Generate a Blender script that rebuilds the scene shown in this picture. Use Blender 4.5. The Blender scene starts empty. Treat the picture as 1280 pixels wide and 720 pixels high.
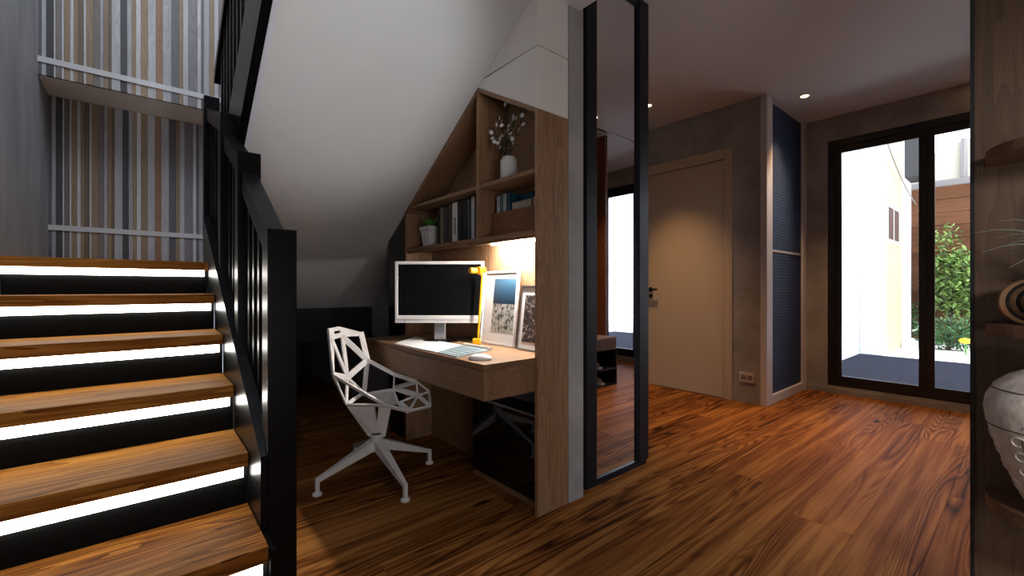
import bpy, bmesh, math, random
from mathutils import Vector, Matrix
random.seed(7)
D = bpy.data
C = bpy.context.scene.collection
S = bpy.context.scene

# ------------------------------------------------------------------ camera
TH = math.radians(49.85); H = 1.05; FPX = 545.0
cam = D.cameras.new('camera'); cam.sensor_width = 36; cam.lens = 36 * FPX / 1280; cam.clip_start = 0.02
co = D.objects.new('camera', cam); C.objects.link(co)
co.location = (0, 0, H); co.rotation_euler = (math.pi / 2, 0, TH - math.pi / 2)
S.camera = co
# ------------------------------------------------------------------ view, world, sun
S.view_settings.view_transform = 'Standard'; S.view_settings.look = 'None'
S.view_settings.exposure = 0.0; S.view_settings.gamma = 1.0; S.view_settings.use_curve_mapping = False
W = D.worlds.new('sky'); S.world = W; W.use_nodes = True
bg = W.node_tree.nodes['Background']; bg.inputs[0].default_value = (0.80, 0.88, 1.0, 1); bg.inputs[1].default_value = 7.0
def lamp(name, kind, loc, rot, energy, color, **k):
    l = D.lights.new(name, kind); l.energy = energy; l.color = color
    for a, b in k.items(): setattr(l, a, b)
    o = D.objects.new(name, l); C.objects.link(o); o.location = loc; o.rotation_euler = rot
    return o
lamp('sun', 'SUN', (9, -4, 9), (math.radians(50), 0, math.radians(12)), 4.0, (1, 0.95, 0.86), angle=0.02)
# daylight of the roof window above the stairwell, and an added fill light behind the camera
lamp('roof_window_daylight', 'AREA', (0.3, 1.9, 4.75), (0, 0, 0), 75, (0.84, 0.90, 1.0), shape='RECTANGLE', size=1.2, size_y=2.0)
lamp('rear_fill', 'AREA', (-.10, -1.6, .80), (math.radians(97), 0, math.radians(-25)), 19, (1.0, 0.96, 0.93), shape='RECTANGLE', size=1.2, size_y=.8)

def aim(p, q): return (Vector(q) - Vector(p)).to_track_quat('-Z', 'Y').to_euler()
# added unseen spot behind the viewpoint, brightens the sloped soffit
lamp('soffit_fill', 'SPOT', (.75, -1.1, 1.3), aim((.75, -1.1, 1.3), (.78, 2.25, 2.14)), 195, (0.97, 0.985, 1.0), spot_size=math.radians(25), spot_blend=.85, shadow_soft_size=.10)
lamp('shelf_fill', 'SPOT', (.25, -1.2, 1.7), aim((.25, -1.2, 1.7), (2.0, -.05, .82)), 98, (1.0, 0.95, 0.90), spot_size=math.radians(62), spot_blend=.8, shadow_soft_size=.15)  # added unseen spot that lightens the shelf panel and its vase

# ------------------------------------------------------------------ materials
def mat(name):
    m = D.materials.new(name); m.use_nodes = True
    nt = m.node_tree; return m, nt, nt.nodes['Principled BSDF'], nt.links
def ramp(nt, stops):
    r = nt.nodes.new('ShaderNodeValToRGB')
    while len(r.color_ramp.elements) < len(stops): r.color_ramp.elements.new(0.5)
    for e, (p, c) in zip(r.color_ramp.elements, stops): e.position = p; e.color = (*c, 1)
    return r
def coords(nt, scale, rnd=True):
    tc = nt.nodes.new('ShaderNodeTexCoord'); oi = nt.nodes.new('ShaderNodeObjectInfo')
    mp = nt.nodes.new('ShaderNodeMapping'); mp.inputs['Scale'].default_value = scale
    if rnd:
        mu = nt.nodes.new('ShaderNodeVectorMath'); mu.operation = 'MULTIPLY_ADD'
        nt.links.new(oi.outputs['Random'], mu.inputs[0]); mu.inputs[1].default_value = (17.3, 11.1, 23.7)
        nt.links.new(tc.outputs['Object'], mu.inputs[2]); nt.links.new(mu.outputs[0], mp.inputs[0])
    else: nt.links.new(tc.outputs['Object'], mp.inputs[0])
    return mp, oi
def plain(name, col, rough=0.5, metal=0.0, noise=0.0, nscale=8, bump=0.0, spec=0.5):
    m, nt, b, L = mat(name)
    b.inputs['Base Color'].default_value = (*col, 1); b.inputs['Roughness'].default_value = rough
    b.inputs['Metallic'].default_value = metal; b.inputs['Specular IOR Level'].default_value = spec
    if noise or bump:
        mp, oi = coords(nt, (nscale,) * 3)
        n = nt.nodes.new('ShaderNodeTexNoise'); n.inputs['Detail'].default_value = 6; n.inputs['Scale'].default_value = 1
        L.new(mp.outputs[0], n.inputs[0])
        if noise:
            r = ramp(nt, [(0.3, tuple(c * (1 - noise) for c in col)), (0.7, tuple(min(1, c * (1 + noise)) for c in col))])
            L.new(n.outputs[0], r.inputs[0]); L.new(r.outputs[0], b.inputs['Base Color'])
        if bump:
            bp = nt.nodes.new('ShaderNodeBump'); bp.inputs['Strength'].default_value = bump; bp.inputs['Distance'].default_value = 0.01
            L.new(n.outputs[0], bp.inputs['Height']); L.new(bp.outputs[0], b.inputs['Normal'])
    return m
def wood(name, dark, mid, light, axis='x', scale=1.0, rough=0.45, contrast=1.0, var=0.25, bump=0.15, spec=0.5):
    """long grain along axis with cathedral figure"""
    m, nt, b, L = mat(name)
    s = {'x': (0.55, 7, 7), 'y': (7, 0.55, 7), 'z': (7, 7, 0.55)}[axis]
    s = tuple(v * scale for v in s)
    mp, oi = coords(nt, s)
    n1 = nt.nodes.new('ShaderNodeTexNoise'); n1.inputs['Scale'].default_value = 0.9; n1.inputs['Detail'].default_value = 3; n1.inputs['Distortion'].default_value = 0.6
    L.new(mp.outputs[0], n1.inputs[0])
    # rings: bands of the low-frequency field
    mm = nt.nodes.new('ShaderNodeMath'); mm.operation = 'MULTIPLY'; mm.inputs[1].default_value = 14
    L.new(n1.outputs[0], mm.inputs[0])
    fr = nt.nodes.new('ShaderNodeMath'); fr.operation = 'FRACT'; L.new(mm.outputs[0], fr.inputs[0])
    mp2, _ = coords(nt, tuple(v * f for v, f in zip(s, (5, 14, 14) if axis == 'x' else ((14, 5, 14) if axis == 'y' else (14, 14, 5)))))
    n2 = nt.nodes.new('ShaderNodeTexNoise'); n2.inputs['Scale'].default_value = 1; n2.inputs['Detail'].default_value = 4
    L.new(mp2.outputs[0], n2.inputs[0])
    mp3, _ = coords(nt, tuple(v * 0.35 for v in s))
    n3 = nt.nodes.new('ShaderNodeTexNoise'); n3.inputs['Scale'].default_value = 1.0; n3.inputs['Detail'].default_value = 2
    L.new(mp3.outputs[0], n3.inputs[0])
    def mul(a, k):
        q = nt.nodes.new('ShaderNodeMath'); q.operation = 'MULTIPLY'; L.new(a, q.inputs[0]); q.inputs[1].default_value = k; return q.outputs[0]
    def add(a, c):
        q = nt.nodes.new('ShaderNodeMath'); q.operation = 'ADD'; L.new(a, q.inputs[0])
        if isinstance(c, float): q.inputs[1].default_value = c
        else: L.new(c, q.inputs[1])
        return q.outputs[0]
    f = add(add(mul(fr.outputs[0], 0.30 * contrast), mul(n2.outputs[0], 0.45 * contrast)), mul(n3.outputs[0], 0.55))
    f = add(f, mul(oi.outputs['Random'], var)); f = add(f, -0.15 - var / 2)
    r = ramp(nt, [(0.18, dark), (0.48, mid), (0.85, light)])
    L.new(f, r.inputs[0]); L.new(r.outputs[0], b.inputs['Base Color'])
    b.inputs['Roughness'].default_value = rough; b.inputs['Specular IOR Level'].default_value = spec
    if bump:
        bp = nt.nodes.new('ShaderNodeBump'); bp.inputs['Strength'].default_value = bump; bp.inputs['Distance'].default_value = 0.004
        L.new(f, bp.inputs['Height']); L.new(bp.outputs[0], b.inputs['Normal'])
    return m
def emis(name, col, st):
    m, nt, b, L = mat(name)
    b.inputs['Base Color'].default_value = (0.8, 0.8, 0.8, 1)
    b.inputs['Emission Color'].default_value = (*col, 1); b.inputs['Emission Strength'].default_value = st
    return m
def concrete(name, a, b_, rough=0.8, sc=3.0, stretch=(1, 1, 1), bump=0.1):
    m, nt, b, L = mat(name)
    mp, _ = coords(nt, tuple(sc * q for q in stretch), False)
    n = nt.nodes.new('ShaderNodeTexNoise'); n.inputs['Detail'].default_value = 9; n.inputs['Roughness'].default_value = 0.65; n.inputs['Scale'].default_value = 1
    L.new(mp.outputs[0], n.inputs[0])
    r = ramp(nt, [(0.3, a), (0.7, b_)]); L.new(n.outputs[0], r.inputs[0]); L.new(r.outputs[0], b.inputs['Base Color'])
    bp = nt.nodes.new('ShaderNodeBump'); bp.inputs['Strength'].default_value = bump; bp.inputs['Distance'].default_value = 0.01
    L.new(n.outputs[0], bp.inputs['Height']); L.new(bp.outputs[0], b.inputs['Normal'])
    b.inputs['Roughness'].default_value = rough
    return m
def floor_mat():
    m, nt, b, L = mat('floor_oak')
    def N(t, **k):
        n = nt.nodes.new(t)
        for q, v in k.items(): setattr(n, q, v)
        return n
    def math_(op, x, y=None, z=None):
        n = N('ShaderNodeMath', operation=op)
        for i, v in enumerate((x, y, z)):
            if v is None: continue
            if isinstance(v, (int, float)): n.inputs[i].default_value = v
            else: L.new(v, n.inputs[i])
        return n.outputs[0]
    def noise(scale, detail=3, dist=0.0, sc=1.0):
        mp, _ = coords(nt, scale); n = N('ShaderNodeTexNoise'); n.inputs['Scale'].default_value = sc; n.inputs['Detail'].default_value = detail; n.inputs['Distortion'].default_value = dist
        L.new(mp.outputs[0], n.inputs[0]); return n.outputs[0]
    low = noise((.42, 5.2, 1), 2.0, .35)
    ring = math_('FRACT', math_('MULTIPLY', low, 22.0))
    ring = math_('POWER', math_('ABSOLUTE', math_('SUBTRACT', math_('MULTIPLY', ring, 2.0), 1.0)), 2.0)   # thin late-wood lines
    figure = noise((.30, 3.2, 1), 2, .2)
    fig = N('ShaderNodeMapRange'); fig.inputs[1].default_value = .38; fig.inputs[2].default_value = .54; L.new(figure, fig.inputs[0])
    fine = noise((3.0, 95, 1), 4)
    streak = noise((.8, 26, 1), 4)
    oi = N('ShaderNodeObjectInfo')
    f = math_('MULTIPLY', math_('MULTIPLY', ring, fig.outputs[0]), -.42)
    f = math_('ADD', f, math_('MULTIPLY', fine, .42))
    f = math_('ADD', f, math_('MULTIPLY', streak, .75))
    f = math_('ADD', f, math_('MULTIPLY', noise((.5, 2, 1), 2), .35))
    f = math_('ADD', f, math_('MULTIPLY_ADD', oi.outputs['Random'], .07, .055))
    mp, _ = coords(nt, (1.25, 4.2, 1)); v = N('ShaderNodeTexVoronoi'); v.inputs['Scale'].default_value = 1.0; L.new(mp.outputs[0], v.inputs[0])
    kn = N('ShaderNodeMapRange'); kn.inputs[1].default_value = .045; kn.inputs[2].default_value = .10; kn.inputs[3].default_value = -.55; kn.inputs[4].default_value = 0; L.new(v.outputs[0], kn.inputs[0])
    f = math_('ADD', f, kn.outputs[0])
    r = ramp(nt, [(0.38, (0.024, 0.007, 0.0015)), (0.58, (0.130, 0.042, 0.009)), (0.78, (0.235, 0.086, 0.020)), (1.0, (0.42, 0.185, 0.05))])
    L.new(f, r.inputs[0]); L.new(r.outputs[0], b.inputs['Base Color'])
    b.inputs['Roughness'].default_value = .58; b.inputs['Specular IOR Level'].default_value = .05
    bp = N('ShaderNodeBump'); bp.inputs['Strength'].default_value = .2; bp.inputs['Distance'].default_value = .003
    L.new(f, bp.inputs['Height']); L.new(bp.outputs[0], b.inputs['Normal'])
    return m
M = {}
M['floor'] = floor_mat()
M['tread'] = wood('tread_oak', (0.050, 0.014, 0.002), (0.19, 0.066, 0.010), (0.40, 0.175, 0.034), 'x', 1.1, 0.6, 1.2, 0.2, 0.15, 0.06)
M['oak_z'] = wood('bookcase_oak_upright', (0.145, 0.075, 0.036), (0.29, 0.163, 0.086), (0.43, 0.265, 0.15), 'z', 1.5, 0.5, 0.85, 0.08)
M['oak_y'] = wood('bookcase_oak_shelf', (0.145, 0.075, 0.036), (0.29, 0.163, 0.086), (0.43, 0.265, 0.15), 'y', 1.5, 0.5, 0.55, 0.08)
M['box_wood'] = wood('box_walnut', (0.17, 0.065, 0.025), (0.28, 0.11, 0.045), (0.36, 0.16, 0.07), 'y', 1.5, 0.5, 0.5, 0.05)
M['dark_wood'] = wood('dark_panel_wood', (0.045, 0.026, 0.014), (0.092, 0.052, 0.029), (0.145, 0.088, 0.052), 'z', 1.4, 0.5, 0.7, 0.08)
M['shelf_wood'] = wood('round_shelf_wood', (0.08, 0.042, 0.025), (0.16, 0.082, 0.048), (0.24, 0.13, 0.08), 'y', 1.4, 0.5, 0.6, 0.08)
M['orange_wood'] = wood('niche_wood', (0.12, 0.045, 0.016), (0.22, 0.085, 0.03), (0.3, 0.13, 0.05), 'z', 1.4, 0.5, 0.6, 0.08)
M['black'] = plain('black_metal', (0.012, 0.012, 0.013), 0.38)
M['black_rail'] = plain('black_lacquer', (0.003, 0.003, 0.004), 0.30, spec=0.14)
M['riser'] = plain('black_riser', (0.003, 0.003, 0.003), 0.8, spec=0.1)
M['gloss_black'] = plain('gloss_black_glass', (0.004, 0.004, 0.004), 0.04, spec=0.6)
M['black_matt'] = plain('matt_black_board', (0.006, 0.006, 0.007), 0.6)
M['white_plaster'] = plain('grey_white_plaster', (0.78, 0.765, 0.75), 0.85, noise=0.03, nscale=2)
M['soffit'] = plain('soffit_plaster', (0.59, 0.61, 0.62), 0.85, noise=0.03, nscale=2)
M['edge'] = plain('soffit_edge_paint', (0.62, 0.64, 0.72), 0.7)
M['ceil'] = plain('ceiling_paint', (0.72, 0.74, 0.77), 0.85, noise=0.03, nscale=1.5)
M['concrete'] = concrete('concrete_wall', (0.235, 0.23, 0.22), (0.45, 0.44, 0.425), 0.8, 2.6)
M['concrete_grey'] = concrete('grey_concrete_wall', (0.24, 0.235, 0.24), (0.42, 0.42, 0.43), 0.8, 3.0)
M['left_wall'] = concrete('brushed_grey_wall', (0.19, 0.195, 0.205), (0.39, 0.40, 0.425), 0.6, 3.0, (1, 1, 0.3), 0.15)
M['door_paint'] = plain('door_white_paint', (0.56, 0.455, 0.33), 0.45)
M['closet_white'] = plain('closet_white_frame', (0.70, 0.71, 0.74), 0.4)
M['steel'] = plain('brushed_steel', (0.5, 0.5, 0.52), 0.3, 1.0)
M['white'] = plain('white_plastic', (0.78, 0.78, 0.80), 0.35)
M['chair'] = plain('white_cast_aluminium', (0.80, 0.78, 0.78), 0.4, noise=0.06, nscale=25)
M['screen'] = plain('dark_screen', (0.005, 0.005, 0.006), 0.25, spec=0.06)
M['paper'] = plain('white_paper', (0.85, 0.85, 0.86), 0.7)
M['keys'] = plain('pale_blue_keys', (0.22, 0.30, 0.34), 0.5)
M['key_body'] = plain('blue_grey_plastic', (0.30, 0.38, 0.42), 0.45)
M['pale'] = plain('pale_beige_plastic', (0.55, 0.48, 0.42), 0.5)
M['yellow'] = plain('yellow_lacquer', (0.85, 0.42, 0.01), 0.3)
M['ceramic'] = plain('white_ceramic', (0.62, 0.61, 0.60), 0.6, noise=0.08, nscale=20, bump=0.1)
M['leaf'] = plain('fresh_green_leaf', (0.06, 0.22, 0.03), 0.5, noise=0.4, nscale=20)
M['dark_leaf'] = plain('dark_green_leaf', (0.015, 0.035, 0.016), 0.5, noise=0.3, nscale=30)
M['petal'] = plain('white_petal', (0.75, 0.74, 0.76), 0.6)
M['stem'] = plain('brown_stem', (0.04, 0.025, 0.015), 0.7)
M['soil'] = plain('dark_soil', (0.02, 0.013, 0.009), 0.9)
M['fabric'] = plain('grey_cushion_fabric', (0.20, 0.17, 0.155), 0.9, noise=0.2, nscale=60, bump=0.3)
M['shoe'] = plain('pale_shoe_leather', (0.45, 0.36, 0.28), 0.6)
M['copper'] = plain('copper_ring', (0.36, 0.20, 0.11), 0.35, 0.6)
M['grass'] = plain('grey_green_grass', (0.16, 0.19, 0.15), 0.6)
M['mirror'] = plain('mirror_silver', (0.74, 0.74, 0.76), 0.015, 1.0)
M['navy_frame'] = plain('powder_black_frame', (0.009, 0.010, 0.015), 0.4, noise=0.2, nscale=200, spec=0.2)
M['outlet'] = plain('outlet_white', (0.62, 0.58, 0.52), 0.4)
M['led'] = emis('stair_led', (1.0, 0.96, 0.88), 14.0)
M['desk_led'] = emis('desk_led', (1.0, 0.95, 0.87), 390.0)
M['spot'] = emis('spot_glow', (1.0, 0.60, 0.25), 14.0)
# outdoors
M['out_white'] = plain('white_render', (0.80, 0.81, 0.84), 0.8)
M['out_cream'] = plain('cream_render', (0.36, 0.295, 0.165), 0.8)
M['out_floor'] = plain('pale_paving', (0.78, 0.77, 0.75), 0.8)
M['mat'] = plain('grey_outdoor_carpet', (0.016, 0.019, 0.028), 0.95, noise=0.35, nscale=60, bump=0.3, spec=0.03)
M['fence'] = wood('fence_wood', (0.06, 0.024, 0.010), (0.12, 0.050, 0.024), (0.17, 0.078, 0.042), 'y', 1.0, 0.7, 0.7, 0.3, 0.15, 0.08)
M['out_dark'] = plain('anthracite_cladding', (0.02, 0.02, 0.022), 0.6)
M['out_grey'] = plain('grey_gutter', (0.18, 0.16, 0.15), 0.6)
M['tree_leaf'] = plain('tree_leaf', (0.11, 0.19, 0.035), 0.6, noise=0.8, nscale=9)
M['bush_leaf'] = plain('bush_leaf', (0.03, 0.10, 0.025), 0.6, noise=0.6, nscale=10)
M['flower'] = plain('yellow_petal', (0.9, 0.5, 0.01), 0.5)
def glass_mat():
    m, nt, b, L = mat('window_glass')
    tr = nt.nodes.new('ShaderNodeBsdfTransparent'); gl = nt.nodes.new('ShaderNodeBsdfGlossy'); gl.inputs['Roughness'].default_value = 0.01
    fz = nt.nodes.new('ShaderNodeFresnel'); fz.inputs[0].default_value = 1.45
    mx = nt.nodes.new('ShaderNodeMixShader'); L.new(fz.outputs[0], mx.inputs[0]); L.new(tr.outputs[0], mx.inputs[1]); L.new(gl.outputs[0], mx.inputs[2])
    L.new(mx.outputs[0], nt.nodes['Material Output'].inputs[0]); return m
M['glass'] = glass_mat()
def woven():
    m, nt, b, L = mat('navy_woven_mesh')
    mp, _ = coords(nt, (70, 70, 70), False)
    outs = []
    for i in (0, 2):
        sp = nt.nodes.new('ShaderNodeSeparateXYZ'); L.new(mp.outputs[0], sp.inputs[0])
        s = nt.nodes.new('ShaderNodeMath'); s.operation = 'SINE'
        k = nt.nodes.new('ShaderNodeMath'); k.operation = 'MULTIPLY'; k.inputs[1].default_value = 3.2
        L.new(sp.outputs[i], k.inputs[0]); L.new(k.outputs[0], s.inputs[0]); outs.append(s.outputs[0])
    mx = nt.nodes.new('ShaderNodeMath'); mx.operation = 'MAXIMUM'; L.new(outs[0], mx.inputs[0]); L.new(outs[1], mx.inputs[1])
    r = ramp(nt, [(0.55, (0.012, 0.027, 0.075)), (0.95, (0.045, 0.085, 0.20))]); L.new(mx.outputs[0], r.inputs[0]); L.new(r.outputs[0], b.inputs['Base Color'])
    bp = nt.nodes.new('ShaderNodeBump'); bp.inputs['Strength'].default_value = 0.5; bp.inputs['Distance'].default_value = 0.003
    L.new(mx.outputs[0], bp.inputs['Height']); L.new(bp.outputs[0], b.inputs['Normal'])
    b.inputs['Roughness'].default_value = 0.6; b.inputs['Specular IOR Level'].default_value = .2
    return m
M['woven'] = woven()
def sea_print():
    m, nt, b, L = mat('seascape_print')
    tc = nt.nodes.new('ShaderNodeTexCoord'); sp = nt.nodes.new('ShaderNodeSeparateXYZ'); L.new(tc.outputs['Object'], sp.inputs[0])
    n = nt.nodes.new('ShaderNodeTexNoise'); n.inputs['Scale'].default_value = 45; n.inputs['Detail'].default_value = 6; L.new(tc.outputs['Object'], n.inputs[0])
    r = ramp(nt, [(0.40, (0.05, 0.05, 0.045)), (0.55, (0.42, 0.41, 0.38))]); L.new(n.outputs[0], r.inputs[0])
    g = nt.nodes.new('ShaderNodeMath'); g.operation = 'GREATER_THAN'; g.inputs[1].default_value = 0.232; L.new(sp.outputs[2], g.inputs[0])
    mr = nt.nodes.new('ShaderNodeMapRange'); mr.inputs[1].default_value = 0.23; mr.inputs[2].default_value = 0.36; L.new(sp.outputs[2], mr.inputs[0])
    r2 = ramp(nt, [(0.0, (0.008, 0.022, 0.05)), (1.0, (0.05, 0.13, 0.22))]); L.new(mr.outputs[0], r2.inputs[0])
    mx = nt.nodes.new('ShaderNodeMixRGB'); L.new(g.outputs[0], mx.inputs[0]); L.new(r.outputs[0], mx.inputs[1]); L.new(r2.outputs[0], mx.inputs[2])
    L.new(mx.outputs[0], b.inputs['Base Color']); b.inputs['Roughness'].default_value = 0.3; return m
M['sea'] = sea_print()
def photo_print():
    m, nt, b, L = mat('black_white_print')
    tc = nt.nodes.new('ShaderNodeTexCoord')
    n = nt.nodes.new('ShaderNodeTexVoronoi'); n.feature = 'SMOOTH_F1'; n.inputs['Scale'].default_value = 22
    n2 = nt.nodes.new('ShaderNodeTexNoise'); n2.inputs['Scale'].default_value = 14; n2.inputs['Distortion'].default_value = 1.5
    L.new(tc.outputs['Object'], n2.inputs[0]); L.new(n2.outputs[1], n.inputs[0])
    n.inputs['Scale'].default_value = 6
    r = ramp(nt, [(0.22, (0.34, 0.28, 0.27)), (0.42, (0.02, 0.015, 0.015))]); L.new(n.outputs[0], r.inputs[0])
    L.new(r.outputs[0], b.inputs['Base Color']); return m
M['bw'] = photo_print()
_c = {}
def colmat(col, rough=0.6, **k):
    key = (col, rough)
    if key not in _c: _c[key] = plain('colour', col, rough, **k)
    return _c[key]

# ------------------------------------------------------------------ mesh helpers
def box(x0, x1, y0, y1, z0, z1, bev=0.0, bm=None):
    own = bm is None
    b = bmesh.new()
    r = bmesh.ops.create_cube(b, size=1)
    for v in b.verts: v.co = Vector((x0 + (v.co.x + .5) * (x1 - x0), y0 + (v.co.y + .5) * (y1 - y0), z0 + (v.co.z + .5) * (z1 - z0)))
    if bev: bmesh.ops.bevel(b, geom=b.edges[:], offset=bev, segments=2, affect='EDGES', profile=0.6)
    if own: return b
    me = D.meshes.new('t'); b.to_mesh(me); b.free(); bm.from_mesh(me); D.meshes.remove(me); return bm
def prism(pts, axis, a, c, bm=None):
    """polygon in the plane normal to axis, extruded from a to c; pts are the other two coordinates in xyz order"""
    b = bm or bmesh.new()
    def P(p, t):
        return {'x': (t, p[0], p[1]), 'y': (p[0], t, p[1]), 'z': (p[0], p[1], t)}[axis]
    lo = [b.verts.new(P(p, a)) for p in pts]; hi = [b.verts.new(P(p, c)) for p in pts]
    fs = [b.faces.new(lo), b.faces.new(hi[::-1])]
    n = len(pts)
    for i in range(n): fs.append(b.faces.new([lo[i], hi[i], hi[(i + 1) % n], lo[(i + 1) % n]]))
    bmesh.ops.recalc_face_normals(b, faces=fs)
    return b
def lathe(prof, cx, cy, seg=32, bm=None, sx=1, sy=1):
    b = bm or bmesh.new(); rings = []
    for r, z in prof:
        if r < 1e-5: rings.append([b.verts.new((cx, cy, z))])
        else: rings.append([b.verts.new((cx + r * sx * math.cos(2 * math.pi * i / seg), cy + r * sy * math.sin(2 * math.pi * i / seg), z)) for i in range(seg)])
    for A, B in zip(rings, rings[1:]):
        for i in range(seg):
            j = (i + 1) % seg
            if len(A) == 1 and len(B) == 1: continue
            if len(A) == 1: b.faces.new([A[0], B[i], B[j]])
            elif len(B) == 1: b.faces.new([A[i], A[j], B[0]])
            else: b.faces.new([A[i], A[j], B[j], B[i]])
    if len(rings[0]) > 1: b.faces.new(rings[0][::-1])
    if len(rings[-1]) > 1: b.faces.new(rings[-1])
    bmesh.ops.recalc_face_normals(b, faces=b.faces[:])
    return b
def bar(p, q, w, h, bm=None, up=(0, 0, 1), w2=None, h2=None):
    """tapering rectangular bar from p to q"""
    b = bm or bmesh.new(); p = Vector(p); q = Vector(q); d = (q - p).normalized()
    u = Vector(up); s = d.cross(u)
    if s.length < 1e-3: s = d.cross(Vector((0, 1, 0)))
    s.normalize(); t = s.cross(d).normalized()
    w2 = w if w2 is None else w2; h2 = h if h2 is None else h2
    A = [b.verts.new(p + s * a * w / 2 + t * c * h / 2) for a, c in ((-1, -1), (1, -1), (1, 1), (-1, 1))]
    B = [b.verts.new(q + s * a * w2 / 2 + t * c * h2 / 2) for a, c in ((-1, -1), (1, -1), (1, 1), (-1, 1))]
    fs = [b.faces.new(A[::-1]), b.faces.new(B)]
    for i in range(4): fs.append(b.faces.new([A[i], A[(i + 1) % 4], B[(i + 1) % 4], B[i]]))
    bmesh.ops.recalc_face_normals(b, faces=fs)
    return b
def tube(pts, rad, bm=None, seg=8):
    b = bm or bmesh.new(); pts = [Vector(p) for p in pts]; rings = []
    n = len(pts)
    for i, p in enumerate(pts):
        d = (pts[min(i + 1, n - 1)] - pts[max(i - 1, 0)]).normalized()
        s = d.cross(Vector((0.13, 0.27, 0.95))).normalized(); t = s.cross(d)
        r = rad[i] if isinstance(rad, (list, tuple)) else rad
        rings.append([b.verts.new(p + (s * math.cos(2 * math.pi * k / seg) + t * math.sin(2 * math.pi * k / seg)) * r) for k in range(seg)])
    for A, B in zip(rings, rings[1:]):
        for k in range(seg): b.faces.new([A[k], A[(k + 1) % seg], B[(k + 1) % seg], B[k]])
    b.faces.new(rings[0][::-1]); b.faces.new(rings[-1])
    bmesh.ops.recalc_face_normals(b, faces=b.faces[:])
    return b
def leaf(bm, base, d, length, width, up=(0, 0, 1), curl=0.2):
    base = Vector(base); d = Vector(d).normalized(); s = d.cross(Vector(up))
    if s.length < 1e-3: s = d.cross(Vector((1, 0, 0)))
    s.normalize(); n = s.cross(d)
    P = [base, base + d * length * .45 + s * width / 2 - n * curl * width * .5, base + d * length - n * curl * length * .3, base + d * length * .45 - s * width / 2 - n * curl * width * .5]
    m = bm.verts.new(base + d * length * .5 + n * width * .12)
    v = [bm.verts.new(x) for x in P]
    for i in range(4): bm.faces.new([v[i], v[(i + 1) % 4], m])
def obj(name, bm, m, parent=None, smooth=False, world=True):
    """one mesh object; world coordinates are made relative to the parent thing"""
    me = D.meshes.new(name)
    if parent is not None and world:
        mw = Matrix.Translation(root_loc(parent)); bm.transform(mw.inverted())
    bm.to_mesh(me); bm.free()
    if m is not None: me.materials.append(m)
    if smooth:
        for p in me.polygons: p.use_smooth = True
    o = D.objects.new(name, me); C.objects.link(o)
    if parent is not None: o.parent = parent
    return o
def root_loc(o):
    v = Vector(o.location)
    while o.parent: o = o.parent; v += Vector(o.location)
    return v
def auto_smooth(o, ang=35):
    for p in o.data.polygons: p.use_smooth = True
    for e in range(0): pass
    md = o.modifiers.new('n', 'EDGE_SPLIT'); md.split_angle = math.radians(ang)
    return o
def thing(name, label, cat, loc=(0, 0, 0), rz=0, group=None, kind=None):
    o = D.objects.new(name, None); C.objects.link(o); o.location = loc; o.rotation_euler = (0, 0, rz); o.empty_display_size = .1
    return tag(o, label, cat, group, kind)
def tag(o, label, cat=None, group=None, kind=None):
    if label: o['label'] = label
    if cat: o['category'] = cat
    if group: o['group'] = group
    if kind: o['kind'] = kind
    return o
def struct(name, bm, m, label, cat): return tag(obj(name, bm, m), label, cat, None, 'structure')

# ================================================================== THE SETTING
# floor planks run along X
fl = thing('floor', 'wide orange-brown oak plank floor running through hall and under the stairs', 'floor', (0, 0, 0), kind='structure')
obj('subfloor', box(-.6, 5.30, -2.5, 6.0, -.10, -.0225), M['black_matt'], fl)
PW = 0.2225
row = 0; y = 1.15 - PW * 16
while y < 5.8:
    ymid = y + PW / 2
    x1 = 5.279 if ymid < 1.5 else (4.30 if ymid < 4.2 else 1.72)
    x0 = -.44
    x = x0 - random.uniform(0, 1.9)
    while x < x1:
        L_ = random.uniform(1.9, 2.5); a = max(x, x0); c = min(x + L_, x1)
        if c - a > .05:
            b = box(a + .0008, c - .0008, y + .0008, y + PW - .0008, -.022, 0.0)
            obj('plank', b, M['floor'], fl)
        x += L_
    y += PW; row += 1
CZ = 2.767
struct('ceiling', box(1.66, 5.45, -1.4, 4.6, CZ, CZ + .12), M['ceil'], 'grey painted ceiling of the hall with round warm spotlights', 'ceiling')
struct('ceiling.001', prism([(-.480, -2.5), (1.66, -2.5), (1.66, 1.447), (.376, 1.447), (.376, .25), (-.480, .25)], 'z', 2.432, 2.9), M['ceil'], 'lower grey ceiling slab in front of the bookcase wall', 'ceiling')
# window wall X = 5.28 with opening
WX = 5.28
ww = thing('wall_right', 'dark beige concrete wall around the black glass sliding doors', 'wall', (WX, 0, 0), kind='structure')
obj('wall_panel', box(WX, WX + .15, 1.312, 1.62, -.1, CZ), M['concrete'], ww)
obj('wall_panel', box(WX, WX + .15, -1.40, 1.312, 2.528, CZ), M['concrete'], ww)
obj('wall_panel', box(WX, WX + .15, -1.40, -1.20, 0, 2.528), M['concrete'], ww)
obj('wall_panel', box(WX, WX + .15, -1.20, 1.312, -.1, .07), M['concrete'], ww)
struct('baseboard_right', box(WX - .012, WX, -1.2, 1.5, 0, .045), M['concrete'], 'thin beige skirting strip below the sliding glass doors', 'baseboard')
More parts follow.
